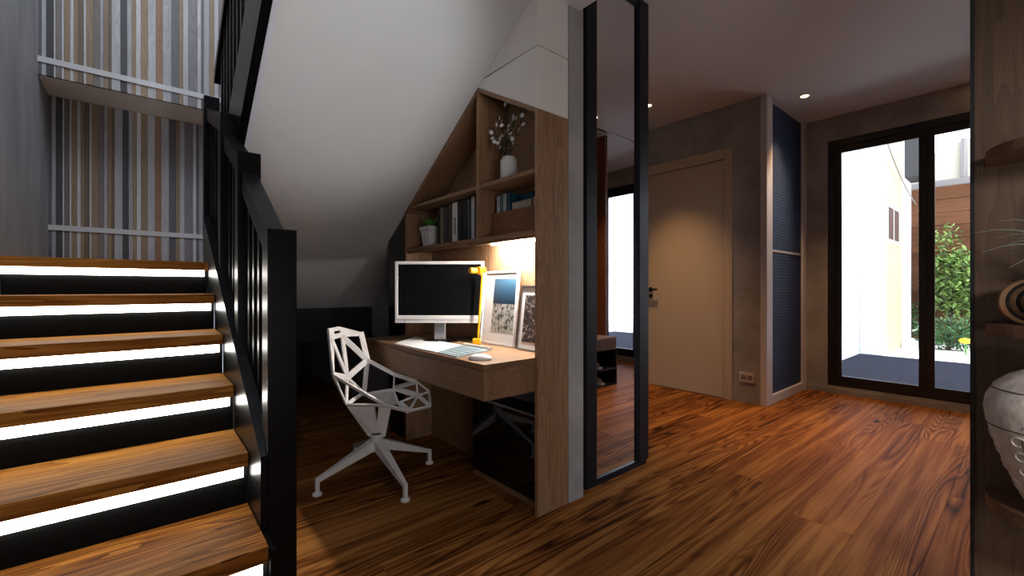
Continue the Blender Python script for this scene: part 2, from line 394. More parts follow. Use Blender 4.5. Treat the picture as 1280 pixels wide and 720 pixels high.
# door wall X = 4.2
DX = 4.205
dw = thing('wall_back', 'grey-brown concrete wall holding the cream interior door', 'wall', (DX, 2, 0), kind='structure')
obj('wall_panel', box(DX, DX + .15, 1.5, 1.785, 0, CZ), M['concrete'], dw)
obj('wall_panel', box(DX, DX + .15, 2.86, 4.3, 0, CZ), M['concrete'], dw)
obj('wall_panel', box(DX, DX + .15, 1.785, 2.86, 2.37, CZ), M['concrete'], dw)
struct('wall_back.001', box(4.36, WX, 1.56, 1.72, 0, CZ), M['concrete'], 'wall behind the navy mesh closet door', 'wall')
struct('wall_back.002', box(4.302, 4.36, 1.7, 2.95, -.1, 2.5), M['concrete'], 'added backing that stops light behind the cream door', 'wall')  # unseen backing, added against light leaking in under the door
struct('wall_far', box(1.70, 4.36, 4.2, 4.35, 0, CZ), M['concrete'], 'concrete end wall of the hall behind the mirror', 'wall')
# wall carrying the mirror, with the bookcase on its other side
struct('wall_mirror', prism([(1.582, 1.447), (1.69, 1.447), (1.69, 1.512), (2.29, 1.512), (2.29, 1.75), (1.72, 1.75), (1.72, 5.85), (1.582, 5.85)], 'z', 0, CZ), M['concrete_grey'], 'grey concrete wall between the bookcase end and the tall mirror', 'wall')
# left wall of the stairs and upper shell
LX = -.480
struct('wall_left', box(LX - .12, LX, -2.5, 4.3, 0, 5.0), M['left_wall'], 'brushed grey plaster wall at the left of the stairs', 'wall')
struct('wall_front', box(LX, 2.1, -2.62, -2.5, 0, 2.432), M['white_plaster'], 'pale wall behind the viewpoint', 'wall')
struct('wall_landing', box(LX, 1.5, 4.155, 4.3, 1.0, 2.31), M['black_matt'], 'dark wall behind the lower planks of the stair landing', 'wall')
struct('wall_upstairs', box(LX, 1.5, 3.785, 4.3, 2.313, 5.0), M['white_plaster'], 'grey wall step with smooth underside above the stair landing', 'wall')
struct('wall_stairwell', box(1.382, 1.50, .25, 3.78, 2.77, 5.0), M['white_plaster'], 'upper side wall of the stairwell', 'wall')
struct('wall_stairwell.001', box(LX, 1.38, .13, .25, 2.9, 5.0), M['white_plaster'], 'upper front wall of the stairwell', 'wall')
struct('ceiling.002', box(LX - .1, 1.5, .1, 4.3, 5.0, 5.1), M['white_plaster'], 'white ceiling high over the stairwell', 'ceiling')
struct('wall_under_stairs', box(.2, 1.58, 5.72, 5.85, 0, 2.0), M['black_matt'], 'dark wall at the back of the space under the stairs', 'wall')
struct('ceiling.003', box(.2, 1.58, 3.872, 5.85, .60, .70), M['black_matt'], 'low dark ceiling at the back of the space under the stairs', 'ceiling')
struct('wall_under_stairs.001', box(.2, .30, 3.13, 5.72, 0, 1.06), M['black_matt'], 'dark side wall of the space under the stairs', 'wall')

# plank cladding of the landing wall: edges read from the photograph, in metres along the wall
def rt(u):
    k = (u - 640) / FPX; return (math.cos(TH) + math.sin(TH) * k) / (math.sin(TH) - math.cos(TH) * k)
WHT = (0.50, 0.50, 0.52); LG = (0.36, 0.36, 0.38); DK = (0.045, 0.045, 0.05); TAN = (0.25, 0.18, 0.11); BR = (0.13, 0.09, 0.065); GB = (0.17, 0.145, 0.135); GP = (0.19, 0.175, 0.19); TO = (0.24, 0.135, 0.075); GD = (0.11, 0.105, 0.12)
edges = [(30, WHT), (38, GD), (65, LG), (98, DK), (150, WHT), (163, GB), (205, WHT), (220, TAN), (262, WHT), (290, TAN), (320, BR), (357, WHT), (375, TAN), (425, GB), (470, LG), (495, TAN), (530, BR), (550, LG), (612, DK), (658, LG), (690, TAN), (720, WHT), (752, TAN), (802, LG), (858, TO), (905, LG), (965, GD), (1015, TAN), (1045, LG), (1082, GP), (1145, WHT), (1170, GD), (1190, LG), (1228, TAN), (1262, LG), (1290, GB), (1330, WHT), (1350, BR)]
Xe = [3.76 * rt(40 + e / 5.536) for e, _ in edges]; Xe[0] = LX
cols = [c for _, c in edges]
x = Xe[-1]; k = 0
while x < 1.30:
    w = [.09, .06, .11, .03, .08, .07][k % 6]; x += w; Xe.append(x); cols.append([LG, TAN, GD, WHT, BR, LG][k % 6]); k += 1
Xe.append(1.376)
pmats = {}
def pm(c):
    if c not in pmats:
        pmats[c] = wood('landing_plank', tuple(v * .65 for v in c), c, tuple(min(1, v * 1.35) for v in c), 'z', 2.2, 0.6, 0.7, 0.15)
    return pmats[c]
for (yy, z0, z1, lab, bz) in ((3.76, 2.313, 4.98, 'upper wall of vertical grey, white and tan planks over the landing', 2.385), (4.127, 1.19, 2.31, 'lower wall of vertical grey, white and tan planks behind the landing', 1.43)):
    t = thing('wall_planks', lab, 'wall', (0, yy, z0), kind='structure')
    for i in range(len(cols)):
        a, c = Xe[i], Xe[i + 1]
        dp = random.uniform(0, .006)
        obj('plank', box(a + .0006, c - .0006, yy + dp, yy + .024, z0, z1), pm(cols[i]), t)
    obj('rail', box(LX, 1.376, yy - .004, yy + .02, bz, bz + .034), colmat((0.46, 0.46, 0.47)), t)

# ================================================================== STAIRS
R_, G_, Y0 = .17, .303, 2.864
XT = .262
st = thing('staircase', 'lower flight of oak treads with glowing white strips under each nosing', 'stairs', (0, 1.05, 0))
for k in range(1, 8):
    yk = Y0 - (7 - k) * G_; z = R_ * k
    yend = yk + G_ + .0155 if k < 7 else 4.126
    xr = XT if k < 7 else .36
    tr = obj('tread' if k < 7 else 'landing_board', box(LX + .002, xr, yk, yend, z - .045, z, .003), M['tread'], st)
    if k > 1: obj('led_strip', box(LX + .004, XT - .014, yk + .004, yk + .016, z - .045 - .033, z - .0455), M['led'], tr)
    obj('riser', box(LX + .002, XT, yk + .016, yk + .034, z - R_ - .02, z - .045), M['riser'], st)
obj('landing_slab', box(LX + .002, .335, Y0 + .04, 4.12, R_ * 7 - .12, R_ * 7 - .046), M['black_matt'], st)
sl = R_ / G_
def nz(Y): return R_ * 7 + sl * (Y - Y0)
obj('stringer', prism([(1.47, 0), (1.47, nz(1.47) + .14), (Y0 + .25, nz(Y0 + .25) + .14), (Y0 + .25, .0)], 'x', XT + .002, .30), M['black_rail'], st)

obj('added_light_stop', box(XT + .002, XT + .016, 1.337, 1.469, 0, .33), M['black_rail'], st)  # unseen plate added to keep tread strip light off the floor
ra = thing('stair_railing', 'black railing of square posts beside the lower oak stairs', 'railing', (.32, 1.46, 0))
NW = [(1.463, 1.229, 0), (2.007, 1.593, .3), (2.52, 1.904, .5), (3.27, 2.24, .9)]
for yy, zt, zb in NW: obj('newel_post', box(.3015, .3615 + .002, yy, yy + .08, 0, zt, .003) if zb < 0 else box(.281 if zb == 0 else .281, .362, yy, yy + .08, nz(yy) - .15 if zb else 0, zt, .003), M['black_rail'], ra)
HR = [((1.543, 1.222), (2.007, 1.507)), ((2.087, 1.588), (2.52, 1.80)), ((2.60, 1.898), (3.27, 2.16))]
for (ya, za), (yb, zb) in HR:
    obj('handrail', prism([(ya, za), (yb, zb), (yb, zb - .075), (ya, za - .075)], 'x', .292, .350), M['black_rail'], ra)
    n = int((yb - ya) / .115)
    for i in range(1, n + 1):
        yy = ya + (yb - ya) * i / (n + 1); zz = za + (zb - za) * (yy - ya) / (yb - ya) - .07
        obj('baluster', box(.303, .330, yy - .0135, yy + .0135, nz(yy) + .12, zz), M['black_rail'], ra)

# upper flight returns over the desk
SS = .648
def sz(Y): return 1.588 + SS * (2.756 - Y)
uf = thing('staircase', 'upper flight seen from below with a sloped white soffit', 'stairs', (.9, 2.8, 1.5))
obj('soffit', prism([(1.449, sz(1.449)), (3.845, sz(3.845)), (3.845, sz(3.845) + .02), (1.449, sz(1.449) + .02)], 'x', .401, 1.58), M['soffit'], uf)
obj('shade_panel', box(.301, 1.58, 3.846, 3.87, .60, sz(3.846) + .02), M['black_matt'], uf)  # black panel added to stand in for shade under the flight
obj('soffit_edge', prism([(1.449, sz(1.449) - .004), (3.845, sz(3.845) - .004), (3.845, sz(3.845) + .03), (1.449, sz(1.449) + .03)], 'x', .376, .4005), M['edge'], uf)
obj('stringer', prism([(.5, sz(.5) - .02), (3.45, sz(3.45) - .02), (3.45, sz(3.45) + .36), (.5, sz(.5) + .36)], 'x', .340, .3755), M['black_rail'], uf)
for k in range(1, 8):
    z = 1.30 + R_ * k; yk = 3.70 - (k) * .262
    obj('tread', box(.377, 1.378, yk - .262, yk + .01, z - .045, z), M['tread'], uf)
ur = thing('stair_railing', 'black railing along the upper stair flight', 'railing', (.35, 2.5, 1.9))
def rz_(Y): return 2.66 - .62 * (Y - 2.89)
obj('handrail', prism([(.6, rz_(.6)), (3.30, rz_(3.30)), (3.30, rz_(3.30) - .07), (.6, rz_(.6) - .07)], 'x', .335, .392), M['black_rail'], ur)
yy = .8
while yy < 3.2:
    obj('baluster', box(.350, .375, yy - .0125, yy + .0125, sz(yy) + .35, rz_(yy) - .06), M['black_rail'], ur); yy += .115

# ================================================================== BULKHEAD, BOOKCASE, DESK
FX, BX, SY = 1.376, 1.578, 1.448      # front plane, back plane, near side plane
gz = lambda Y: 1.872 + (Y - SY) * (2.132 - 1.872) / (1.919 - SY)
ZL = 2.163
ys = 2.756 - (ZL - 1.588) / SS
bh = thing('wall_bulkhead', 'smooth pale wall above the bookcase with a thin shadow joint', 'wall', (FX, SY, 1.9), kind='structure')
obj('wall_panel', prism([(SY, gz(SY) + .001), (1.915, gz(1.915) + .001), (ys, ZL - .006), (SY, ZL - .002)], 'x', FX, BX), M['white_plaster'], bh)
obj('wall_panel', prism([(SY, ZL + .002), (ys - .004, ZL + .002), (1.475, sz(1.475) - .002), (SY, 2.431)], 'x', FX, BX), M['white_plaster'], bh)
obj('joint', box(FX + .004, BX, SY + .004, ys - .01, ZL - .004, ZL + .004), M['black_matt'], bh)

bc = thing('bookcase', 'house-shaped oak wall bookcase with gabled top built around the desk', 'bookcase', (1.47, 2.1, 0))
T = .02
obj('side_panel', prism([(SY, 0), (SY + T, 0), (SY + T, gz(SY + T)), (SY, gz(SY))], 'x', FX, BX), M['oak_z'], bc)
obj('side_panel', box(FX, BX, 2.756, 2.776, 0, 1.572), M['oak_z'], bc)
obj('roof_board', prism([(SY + T, gz(SY + T)), (1.919, 2.132), (1.919, 2.132 - T * 1.15), (SY + T, gz(SY + T) - T * 1.15)], 'x', FX, BX), M['oak_y'], bc)
obj('roof_board', prism([(1.919, sz(1.919) - .002), (2.776, sz(2.776) - .002), (2.776, sz(2.776) - .026), (1.919, sz(1.919) - .026)], 'x', FX, BX), M['oak_y'], bc)
obj('shelf', box(FX, BX, SY + T, 2.740, 1.584, 1.604), M['oak_y'], bc)
obj('shelf', box(FX, BX, SY + T, 2.756, 1.300, 1.320), M['oak_y'], bc)
obj('divider', box(FX, BX, 1.910, 1.930, 1.604, 2.104), M['oak_z'], bc)
obj('divider', box(FX, BX, 1.910, 1.930, 1.320, 1.584), M['oak_z'], bc)
obj('back_panel', prism([(SY + T, 1.32), (2.776, 1.32), (2.776, sz(2.776) - .03), (1.919, 2.106), (SY + T, gz(SY + T) - .025)], 'x', BX - .006, BX - .0005), M['oak_z'], bc)
obj('back_panel', box(BX - .006, BX - .0005, SY + T, 2.756, .735, 1.30), M['oak_z'], bc)
obj('back_panel', box(BX - .006, BX - .0005, 2.02, 2.756, 0, .57), M['oak_z'], bc)
obj('corner_strip', box(BX - .02, BX - .006, 1.895, 1.910, 1.604, 2.09), M['steel'], bc)
obj('led_strip', box(1.495, 1.515, SY + T + .01, 1.95, 1.289, 1.2995), M['desk_led'], bc)
obj('added_light_lip', box(1.386, 1.392, SY + T + .001, 2.755, 1.284, 1.2998), M['oak_y'], bc)  # added lip, keeps the strip from lighting the lower soffit

dk = thing('desk', 'oak wall desk with a thin top over a deep drawer front', 'desk', (1.3, 2.1, .57))
obj('desktop', box(1.086, BX - .007, SY + T + .001, 2.755, .702, .728, .0015), M['oak_y'], dk)
obj('drawer', box(1.087, 1.105, SY + T + .001, 2.755, .574, .699, .0015), M['oak_y'], dk)
obj('side_panel', box(1.105, FX - .001, SY + T + .001, SY + T + .02, .574, .701), M['oak_y'], dk)
obj('side_panel', box(1.105, FX - .001, 2.735, 2.755, .574, .701), M['oak_y'], dk)
obj('base_panel', box(1.105, BX - .007, SY + T + .02, 2.735, .574, .590), M['oak_y'], dk)

t = thing('cabinet', 'low gloss black cabinet under the desk', 'cabinet', (1.5, 1.77, 0))
obj('body', box(1.425, BX - .01, 1.50, 2.018, .03, .440), M['black_matt'], t)
obj('door', box(1.412, 1.4245, 1.508, 2.018, .045, .437, .002), M['gloss_black'], t)
obj('frame', box(1.415, BX - .01, SY + T + .002, 1.499, 0, .445), M['oak_z'], t)
obj('plinth', box(1.425, BX - .01, 1.50, 2.018, 0, .03), M['oak_y'], t)
obj('edge_strip', box(1.410, 1.4245, 1.50, 2.018, .438, .446, .002), M['steel'], t)
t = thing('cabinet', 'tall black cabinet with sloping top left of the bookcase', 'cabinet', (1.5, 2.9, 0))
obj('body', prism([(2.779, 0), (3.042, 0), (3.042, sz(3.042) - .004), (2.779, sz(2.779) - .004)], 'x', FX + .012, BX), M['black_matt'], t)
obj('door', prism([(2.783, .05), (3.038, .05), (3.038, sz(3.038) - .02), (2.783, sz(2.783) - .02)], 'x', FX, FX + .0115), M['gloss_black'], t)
obj('handle', box(FX - .012, FX, 2.80, 2.86, 1.05, 1.06), M['black'], t)
t = thing('radiator', 'black ribbed radiator in the dark under the stairs', 'radiator', (1.1, 5.65, 0))
for i in range(14): obj('fin', box(.55 + i * .072, .60 + i * .072, 5.64, 5.70, .03, .34, .008), M['black'], t)
obj('foot_rail', box(.55, 1.54, 5.66, 5.69, 0, .04), M['black'], t)

# ---- monitor
RZ = TH - math.pi / 2
def loc_from(t, u, z): 
    k = (u - 640) / FPX; return Vector((t * (math.cos(TH) + math.sin(TH) * k), t * (math.sin(TH) - math.cos(TH) * k), z))
mo = thing('monitor', 'white framed computer monitor with black screen on the oak desk', 'monitor', loc_from(2.60, 549.6, .729), RZ - .03)
fr = bmesh.new()
w, z0, z1 = .266, .113, .480
box(-w, w, -.012, .022, z0, z0 + .045, .003, fr); box(-w, w, -.012, .022, z1 - .018, z1, .003, fr)
box(-w, -w + .018, -.012, .022, z0 + .03, z1 - .01, .003, fr); box(w - .018, w, -.012, .022, z0 + .03, z1 - .01, .003, fr)
box(-w + .01, w - .01, -.002, .030, z0 + .01, z1 - .01, .004, fr)
obj('frame', fr, M['white'], mo, world=False)
obj('screen', box(-w + .018, w - .018, -.006, -.0025, z0 + .045, z1 - .018), M['screen'], mo, world=False)
obj('chin_line', box(-w + .004, w - .004, -.0135, -.012, z0 + .018, z0 + .021), M['steel'], mo, world=False)
obj('button', box(-w + .055, -w + .062, -.014, -.012, z0 + .009, z0 + .014), M['black'], mo, world=False)
obj('neck', box(-.034, .034, .004, .024, .012, z0 + .06, .003), M['steel'], mo, world=False)
obj('base', lathe([(.105, 0), (.105, .006), (.095, .012), (0, .014)], 0, .025, 40, sy=.5), M['gloss_black'], mo, world=False, smooth=False)

# ---- items on the desk
ZD = .7285
def slab(pts, z0, z1): return prism(pts, 'z', z0, z1)
nb = thing('notebook', 'open white notebook lying flat on the desk before the monitor', 'notebook', (1.22, 2.2, ZD))
obj('page', slab([(1.098, 2.345), (1.345, 2.57), (1.345, 2.30), (1.10, 2.115)], ZD, ZD + .006), M['paper'], nb)
obj('page', slab([(1.10, 2.112), (1.345, 2.297), (1.345, 2.03), (1.105, 1.89)], ZD, ZD + .006), M['paper'], nb)
kb = thing('keyboard', 'pale blue-grey keyboard with round battery bar beside the notebook', 'keyboard', (1.22, 1.83, ZD))
obj('body', slab([(1.105, 1.882), (1.345, 2.02), (1.35, 1.78), (1.10, 1.70)], ZD, ZD + .006), M['key_body'], kb)
kbm = bmesh.new()
for i in range(5):
    for j in range(12):
        u0, v0_ = (i + .12) / 5, (j + .1) / 12; u1, v1_ = (i + .88) / 5, (j + .9) / 12
        def P(u, v):
            A = Vector((1.112, 1.874)); B = Vector((1.325, 1.996)); Cc = Vector((1.328, 1.784)); Dd = Vector((1.108, 1.712))
            return (A * (1 - u) + B * u) * (1 - v) + (Dd * (1 - u) + Cc * u) * v
        prism([tuple(P(u0, v0_)), tuple(P(u1, v0_)), tuple(P(u1, v1_)), tuple(P(u0, v1_))], 'z', ZD + .006, ZD + .0085, kbm)
tag(obj('keys', kbm, M['keys'], kb), None, kind='stuff')
obj('battery_bar', tube([(1.352, 2.01, ZD + .010), (1.357, 1.775, ZD + .010)], 0.010, seg=14), M['pale'], kb, smooth=False)
ms = obj('mouse', lathe([(.0, 0), (.052, 0), (.055, .006), (.048, .016), (.028, .024), (0, .026)], 0, 0, 28, sy=.6), M['white'], smooth=True)
ms.location = (1.15, 1.585, ZD); ms.rotation_euler = (0, 0, math.radians(-50)); tag(ms, 'small white mouse at the near corner of the desk', 'mouse')
for i, (px_, py_, r_, lb) in enumerate([(1.345, 2.36, .014, 'small beige pebble dish left of the monitor foot'), (1.33, 2.24, .011, 'tiny beige stone right of the monitor foot')]):
    o = obj('pebble', lathe([(0, 0), (r_, .002), (r_ * 1.1, .006), (r_ * .5, .011), (0, .012)], 0, 0, 14), M['shoe'], smooth=True); o.location = (px_, py_, ZD); tag(o, lb, 'pebble')
# yellow lamp
p = loc_from(2.50, 596, ZD)
yl = thing('desk_lamp', 'slim yellow desk lamp reaching over the monitor corner', 'lamp', p, RZ)
obj('base', box(-.022, .022, -.03, .03, 0, .032, .004), M['yellow'], yl, world=False)
obj('pole', tube([(.005, .02, .03), (.030, .028, .40)], .0065, seg=12), M['yellow'], yl, world=False)
obj('arm', tube([(.034, .028, .395), (-.04, -.028, .425)], .006, seg=12), M['yellow'], yl, world=False)
hd = bmesh.new(); tube([(.040, .026, .425), (.008, -.008, .425)], .020, hd, 16); tube([(-.002, -.018, .42), (-.036, -.045, .42)], .017, hd, 16)
obj('lamp_head', hd, M['yellow'], yl, world=False)
# picture frames lean on the back panel
def picture(loc, rz, w, h, tilt, border, fw, fmat, pmat, label, mw):
    t = thing('picture_frame', label, 'picture', loc, rz)
    t.rotation_euler = (-tilt, 0, rz)
    fb = bmesh.new()
    box(-w / 2, w / 2, -.008, .008, 0, fw, .0015, fb); box(-w / 2, w / 2, -.008, .008, h - fw, h, .0015, fb)
    box(-w / 2, -w / 2 + fw, -.008, .008, fw * .9, h - fw * .9, .0015, fb); box(w / 2 - fw, w / 2, -.008, .008, fw * .9, h - fw * .9, .0015, fb)
    obj('frame', fb, fmat, t, world=False)
    obj('mat_board', box(-w / 2 + fw, w / 2 - fw, -.002, .004, fw, h - fw), M['paper'], t, world=False)
    obj('print', box(*mw), pmat, t, world=False)
    obj('backing', box(-w / 2 + .004, w / 2 - .004, .004, .007, .004, h - .004), M['black_matt'], t, world=False)
    return t
RF = -math.pi / 2      # local x points to -Y, faces -X
picture((1.515, 1.935, ZD + .001), RF, .31, .42, math.radians(6), .05, .013, M['white'], M['sea'], 'larger white framed blue and grey seascape leaning on the desk back', (-.055, .138, -.0035, -.001, .075, .375))
picture((1.490, 1.608, ZD + .001), RF, .235, .335, math.radians(7), .03, .010, M['steel'], M['bw'], 'smaller black framed dark photograph in front of the seascape', (-.085, .085, -.0035, -.001, .045, .285))
# fix the print relief: silver fillet inside the small frame is left plain

# ---- books, plants, box
def book(x0, y0, w, d, h, z, col, label, group=None, text=False):
    t = thing('book', label, 'book', (x0, y0, z), 0, group)
    m_ = colmat(col, .5)
    cb = bmesh.new(); box(x0, x0 + d, y0, y0 + .003, z, z + h, 0, cb); box(x0, x0 + d, y0 + w - .003, y0 + w, z, z + h, 0, cb); box(x0, x0 + .004, y0, y0 + w, z, z + h, 0, cb)
    obj('cover', cb, m_, t)
    obj('pages', box(x0 + .004, x0 + d - .004, y0 + .003, y0 + w - .003, z + .003, z + h - .004), M['paper'], t)
    if text:
        tb = bmesh.new()
        for i in range(8):
            zc = z + .055 + i * .0125
            box(x0 - .0006, x0, y0 + w * .3, y0 + w * (.62 + .1 * (i % 2)), zc, zc + .006, 0, tb)
        tag(obj('title', tb, M['black_matt'], t), None)
    return t
XB = 1.42
bl = [(2.417, 2.388, .225, (.012, .012, .014), 'black book beside the potted plant'), (2.386, 2.336, .232, (.16, .135, .11), 'grey-brown book, second from the potted plant'),
      (2.334, 2.292, .228, (.045, .045, .05), 'charcoal book between the grey-brown and dark brown books'), (2.290, 2.247, .236, (.055, .038, .025), 'dark brown book left of the white book'),
      (2.245, 2.181, .240, (.62, .60, .57), 'white book with dark vertical lettering on the spine'), (2.179, 2.135, .238, (.010, .010, .012), 'black book right of the white book'),
      (2.133, 2.092, .242, (.008, .009, .014), 'blue-black book, third from the shelf divider'), (2.090, 2.047, .238, (.04, .045, .06), 'slate book, second from the shelf divider'), (2.045, 2.008, .246, (.45, .45, .47), 'pale grey book nearest the shelf divider')]
for a, c, h, col, lab in bl: book(XB, c, a - c, .14, h, 1.3205, col, lab, 'books on the left shelf', lab.startswith('white'))
# plant in white pot
pp = thing('potted_plant', 'small green plant in a white tapered pot beside the books', 'plant', (1.46, 2.545, 1.3205))
pb = bmesh.new()
def frustum(bm, cx, cy, z0, r0, z1, r1):
    A = [bm.verts.new((cx + r0 * a, cy + r0 * c, z0)) for a, c in ((-1, -1), (1, -1), (1, 1), (-1, 1))]
    B = [bm.verts.new((cx + r1 * a, cy + r1 * c, z1)) for a, c in ((-1, -1), (1, -1), (1, 1), (-1, 1))]
    fs = [bm.faces.new(A[::-1]), bm.faces.new(B)] + [bm.faces.new([A[i], A[(i + 1) % 4], B[(i + 1) % 4], B[i]]) for i in range(4)]
    bmesh.ops.recalc_face_normals(bm, faces=fs)
frustum(pb, 1.46, 2.545, 1.3205, .047, 1.43, .060); bmesh.ops.bevel(pb, geom=pb.edges[:], offset=.006, segments=3, affect='EDGES')
obj('pot', pb, M['ceramic'], pp)
rb = bmesh.new(); frustum(rb, 1.46, 2.545, 1.425, .064, 1.452, .067); bmesh.ops.bevel(rb, geom=rb.edges[:], offset=.005, segments=3, affect='EDGES'); obj('rim', rb, M['ceramic'], pp)
obj('soil', lathe([(.052, 1.4522), (.05, 1.457), (0, 1.459)], 1.46, 2.545, 16), M['soil'], pp)
for i in range(34):
    a = random.uniform(0, 6.28); e = random.uniform(.5, 1.3); r_ = random.uniform(0, .035)
    lb = bmesh.new(); leaf(lb, (1.46 + r_ * math.cos(a), 2.545 + r_ * math.sin(a), 1.455), (math.cos(a) * math.cos(e), math.sin(a) * math.cos(e), math.sin(e)), random.uniform(.045, .08), .016, curl=.5)
    obj('leaf', lb, M['leaf'], pp)
# vase and branches
t = thing('vase', 'round white ceramic vase in the gable compartment of the bookcase', 'vase', (1.45, 1.745, 1.6045))
obj('body', lathe([(0, 1.6045), (.038, 1.6045), (.043, 1.612), (.0445, 1.66), (.0445, 1.705), (.040, 1.718), (.032, 1.724), (.032, 1.730), (.028, 1.730), (.027, 1.715), (0, 1.712)], 1.45, 1.745, 32), M['ceramic'], t, smooth=True)
random.seed(11)
brs = [([(1.45, 1.745, 1.716), (1.44, 1.765, 1.82), (1.43, 1.79, 1.93), (1.445, 1.735, 2.0)], 'white blossom branch leaning left in the vase'),
       ([(1.455, 1.745, 1.716), (1.46, 1.725, 1.80), (1.45, 1.66, 1.88), (1.44, 1.60, 1.92)], 'white blossom branch leaning right in the vase'),
       ([(1.45, 1.74, 1.716), (1.45, 1.735, 1.84), (1.46, 1.70, 1.95)], 'upright blossom branch in the middle of the vase'),
       ([(1.45, 1.75, 1.716), (1.42, 1.79, 1.80), (1.41, 1.835, 1.88)], 'short leafy blossom branch at the left vase rim')]
for pts, lab in brs:
    t = thing('blossom_branch', lab, 'flowers', pts[0], 0, 'branches in the bookcase vase')
    obj('stem', tube(pts, .0022, seg=6), M['stem'], t)
    V = [Vector(p) for p in pts]
    def along(f):
        f = f * (len(V) - 1); i = min(int(f), len(V) - 2); return V[i].lerp(V[i + 1], f - i)
    for i in range(13):
        c = along(random.uniform(.15, 1)); d = Vector((random.uniform(-1, 1), random.uniform(-1, 1), random.uniform(-.4, 1)))
        lb = bmesh.new(); leaf(lb, c, d, random.uniform(.025, .045), .016); obj('leaf', lb, M['dark_leaf'], t)
    for i in range(8):
        c = along(random.uniform(.35, 1)) + Vector((random.uniform(-.022, .01), random.uniform(-.022, .022), random.uniform(-.02, .02)))
        fb = bmesh.new(); n = Vector((-.8, random.uniform(-.5, .5), random.uniform(-.2, .6))).normalized(); s = n.cross(Vector((0, 0, 1))).normalized(); q = s.cross(n)
        for k in range(5):
            a = k * 1.2566; d = s * math.cos(a) + q * math.sin(a) + n * .35; leaf(fb, c, d, .0145, .013, up=tuple(n), curl=.1)
        obj('blossom', fb, M['petal'], t)
random.seed(5)
# box with books on the right of the lower shelf
t = thing('box', 'brown wooden box holding books on the lower right shelf', 'box', (1.5, 1.69, 1.3205))
y0b, y1b = SY + T + .003, 1.895
obj('front_panel', box(1.458, 1.468, y0b, y1b, 1.3205, 1.456), M['box_wood'], t)
obj('side_panel', box(1.468, 1.566, y1b - .008, y1b, 1.3205, 1.456), M['box_wood'], t)
obj('side_panel', box(1.468, 1.566, y0b, y0b + .008, 1.3205, 1.456), M['box_wood'], t)
obj('bottom', box(1.468, 1.566, y0b + .008, y1b - .008, 1.3205, 1.326), M['box_wood'], t)
yb = 1.882
for w_, h_, col, lab in [(.034, .224, (.50, .53, .58), 'pale blue-grey book at the left end of the wooden box'), (.022, .226, (.12, .20, .23), 'thin teal book in the wooden box'), (.034, .228, (.42, .47, .52), 'light grey book beside the thin teal book'), (.034, .226, (.01, .07, .12), 'dark blue book in the wooden box')]:
    book(1.475, yb - w_, w_ - .001, .085, h_, 1.3265, col, lab, 'books in the wooden box'); yb -= w_
for k, (w_, lab, col) in enumerate([(.118, 'blue book seen side on behind the cream books', (.01, .08, .13))]):
    book(1.53, yb - w_, w_ - .002, .035, .222, 1.3265, col, lab, 'books in the wooden box')
for k, (ya, yb_, zt, lab) in enumerate([(1.60, 1.75, 1.497, 'cream box file lying over the wooden box, left one'), (1.482, 1.585, 1.505, 'cream box file by the bookcase side panel')]):
    o = obj('box_file', box(1.475, 1.526, ya, yb_, 1.3265, zt, .003), colmat((.42, .36, .28)), None); tag(o, lab, 'box file')

# ================================================================== CHAIR (vertices given as photo direction + depth from the hub)
T0 = 2.43
HUBW = Vector((.99, 2.34, 0))
ch = thing('chair', 'white angular openwork metal chair on a four-star base at the desk', 'chair', HUBW)
def cv(u, v, dy):
    t = T0 + dy; k = (u - 640) / FPX
    return Vector((t * (math.cos(TH) + math.sin(TH) * k), t * (math.sin(TH) - math.cos(TH) * k), H - (v - 360) / FPX * t))
K = {n: cv(*p) for n, p in dict(a=(410.5, 411, -.13), b=(424, 408, -.04), c=(451, 415, .15), a2=(415, 425, -.12), b2=(428, 421, -.02), N=(416.5, 469, -.22), P=(434, 472, 0), F=(459, 450, .13),
    R1=(433, 506, -.15), R2=(455, 491, .08), S0=(482, 507, -.19), G1=(493, 468, .03), G2=(521, 477, .0), G3=(536, 489, .0), G4=(538, 508, -.08), H1=(492, 485, .10), H2=(522, 494, .0), Kf=(511, 514, -.13), Mx=(499, 503, -.03)).items()}
cc = sum(K.values(), Vector()) / len(K)
def strut(n1, n2, w, name='strut', th=.010):
    w *= 1.4
    p, q = K[n1], K[n2]; up = (p + q) / 2 - Vector((cc.x, cc.y, .62)); 
    b = bar(p, q, w, th, up=tuple(up)); bmesh.ops.bevel(b, geom=b.edges[:], offset=.002, segments=1, affect='EDGES')
    return obj(name, b, M['chair'], ch)
for n1, n2, w in [('a', 'N', .017), ('a2', 'N', .014), ('a2', 'P', .019), ('b2', 'P', .024), ('b2', 'F', .023), ('c', 'F', .023), ('F', 'P', .025), ('N', 'P', .025),
                  ('N', 'R1', .013), ('P', 'R1', .014), ('P', 'R2', .014), ('F', 'R2', .020), ('N', 'S0', .014), ('R1', 'R2', .016), ('R1', 'S0', .016),
                  ('F', 'G1', .016), ('G1', 'G2', .016), ('G2', 'G3', .014), ('G3', 'G4', .010), ('G1', 'H1', .022), ('H1', 'G2', .020), ('H1', 'H2', .022), ('G2', 'H2', .022), ('H2', 'G3', .018),
                  ('H2', 'G4', .016), ('G4', 'Kf', .018), ('H2', 'Kf', .030), ('S0', 'Kf', .016), ('Mx', 'H2', .013), ('Mx', 'Kf', .022)]:
    strut(n1, n2, w)
def plate(names, name, th=.008):
    b = bmesh.new(); top = [b.verts.new(K[n]) for n in names]; lo = [b.verts.new(K[n] - Vector((0, 0, th))) for n in names]
    b.faces.new(top); b.faces.new(lo[::-1]); n = len(top)
    for i in range(n): b.faces.new([top[i], lo[i], lo[(i + 1) % n], top[(i + 1) % n]])
    bmesh.ops.recalc_face_normals(b, faces=b.faces[:]); return obj(name, b, M['chair'], ch)
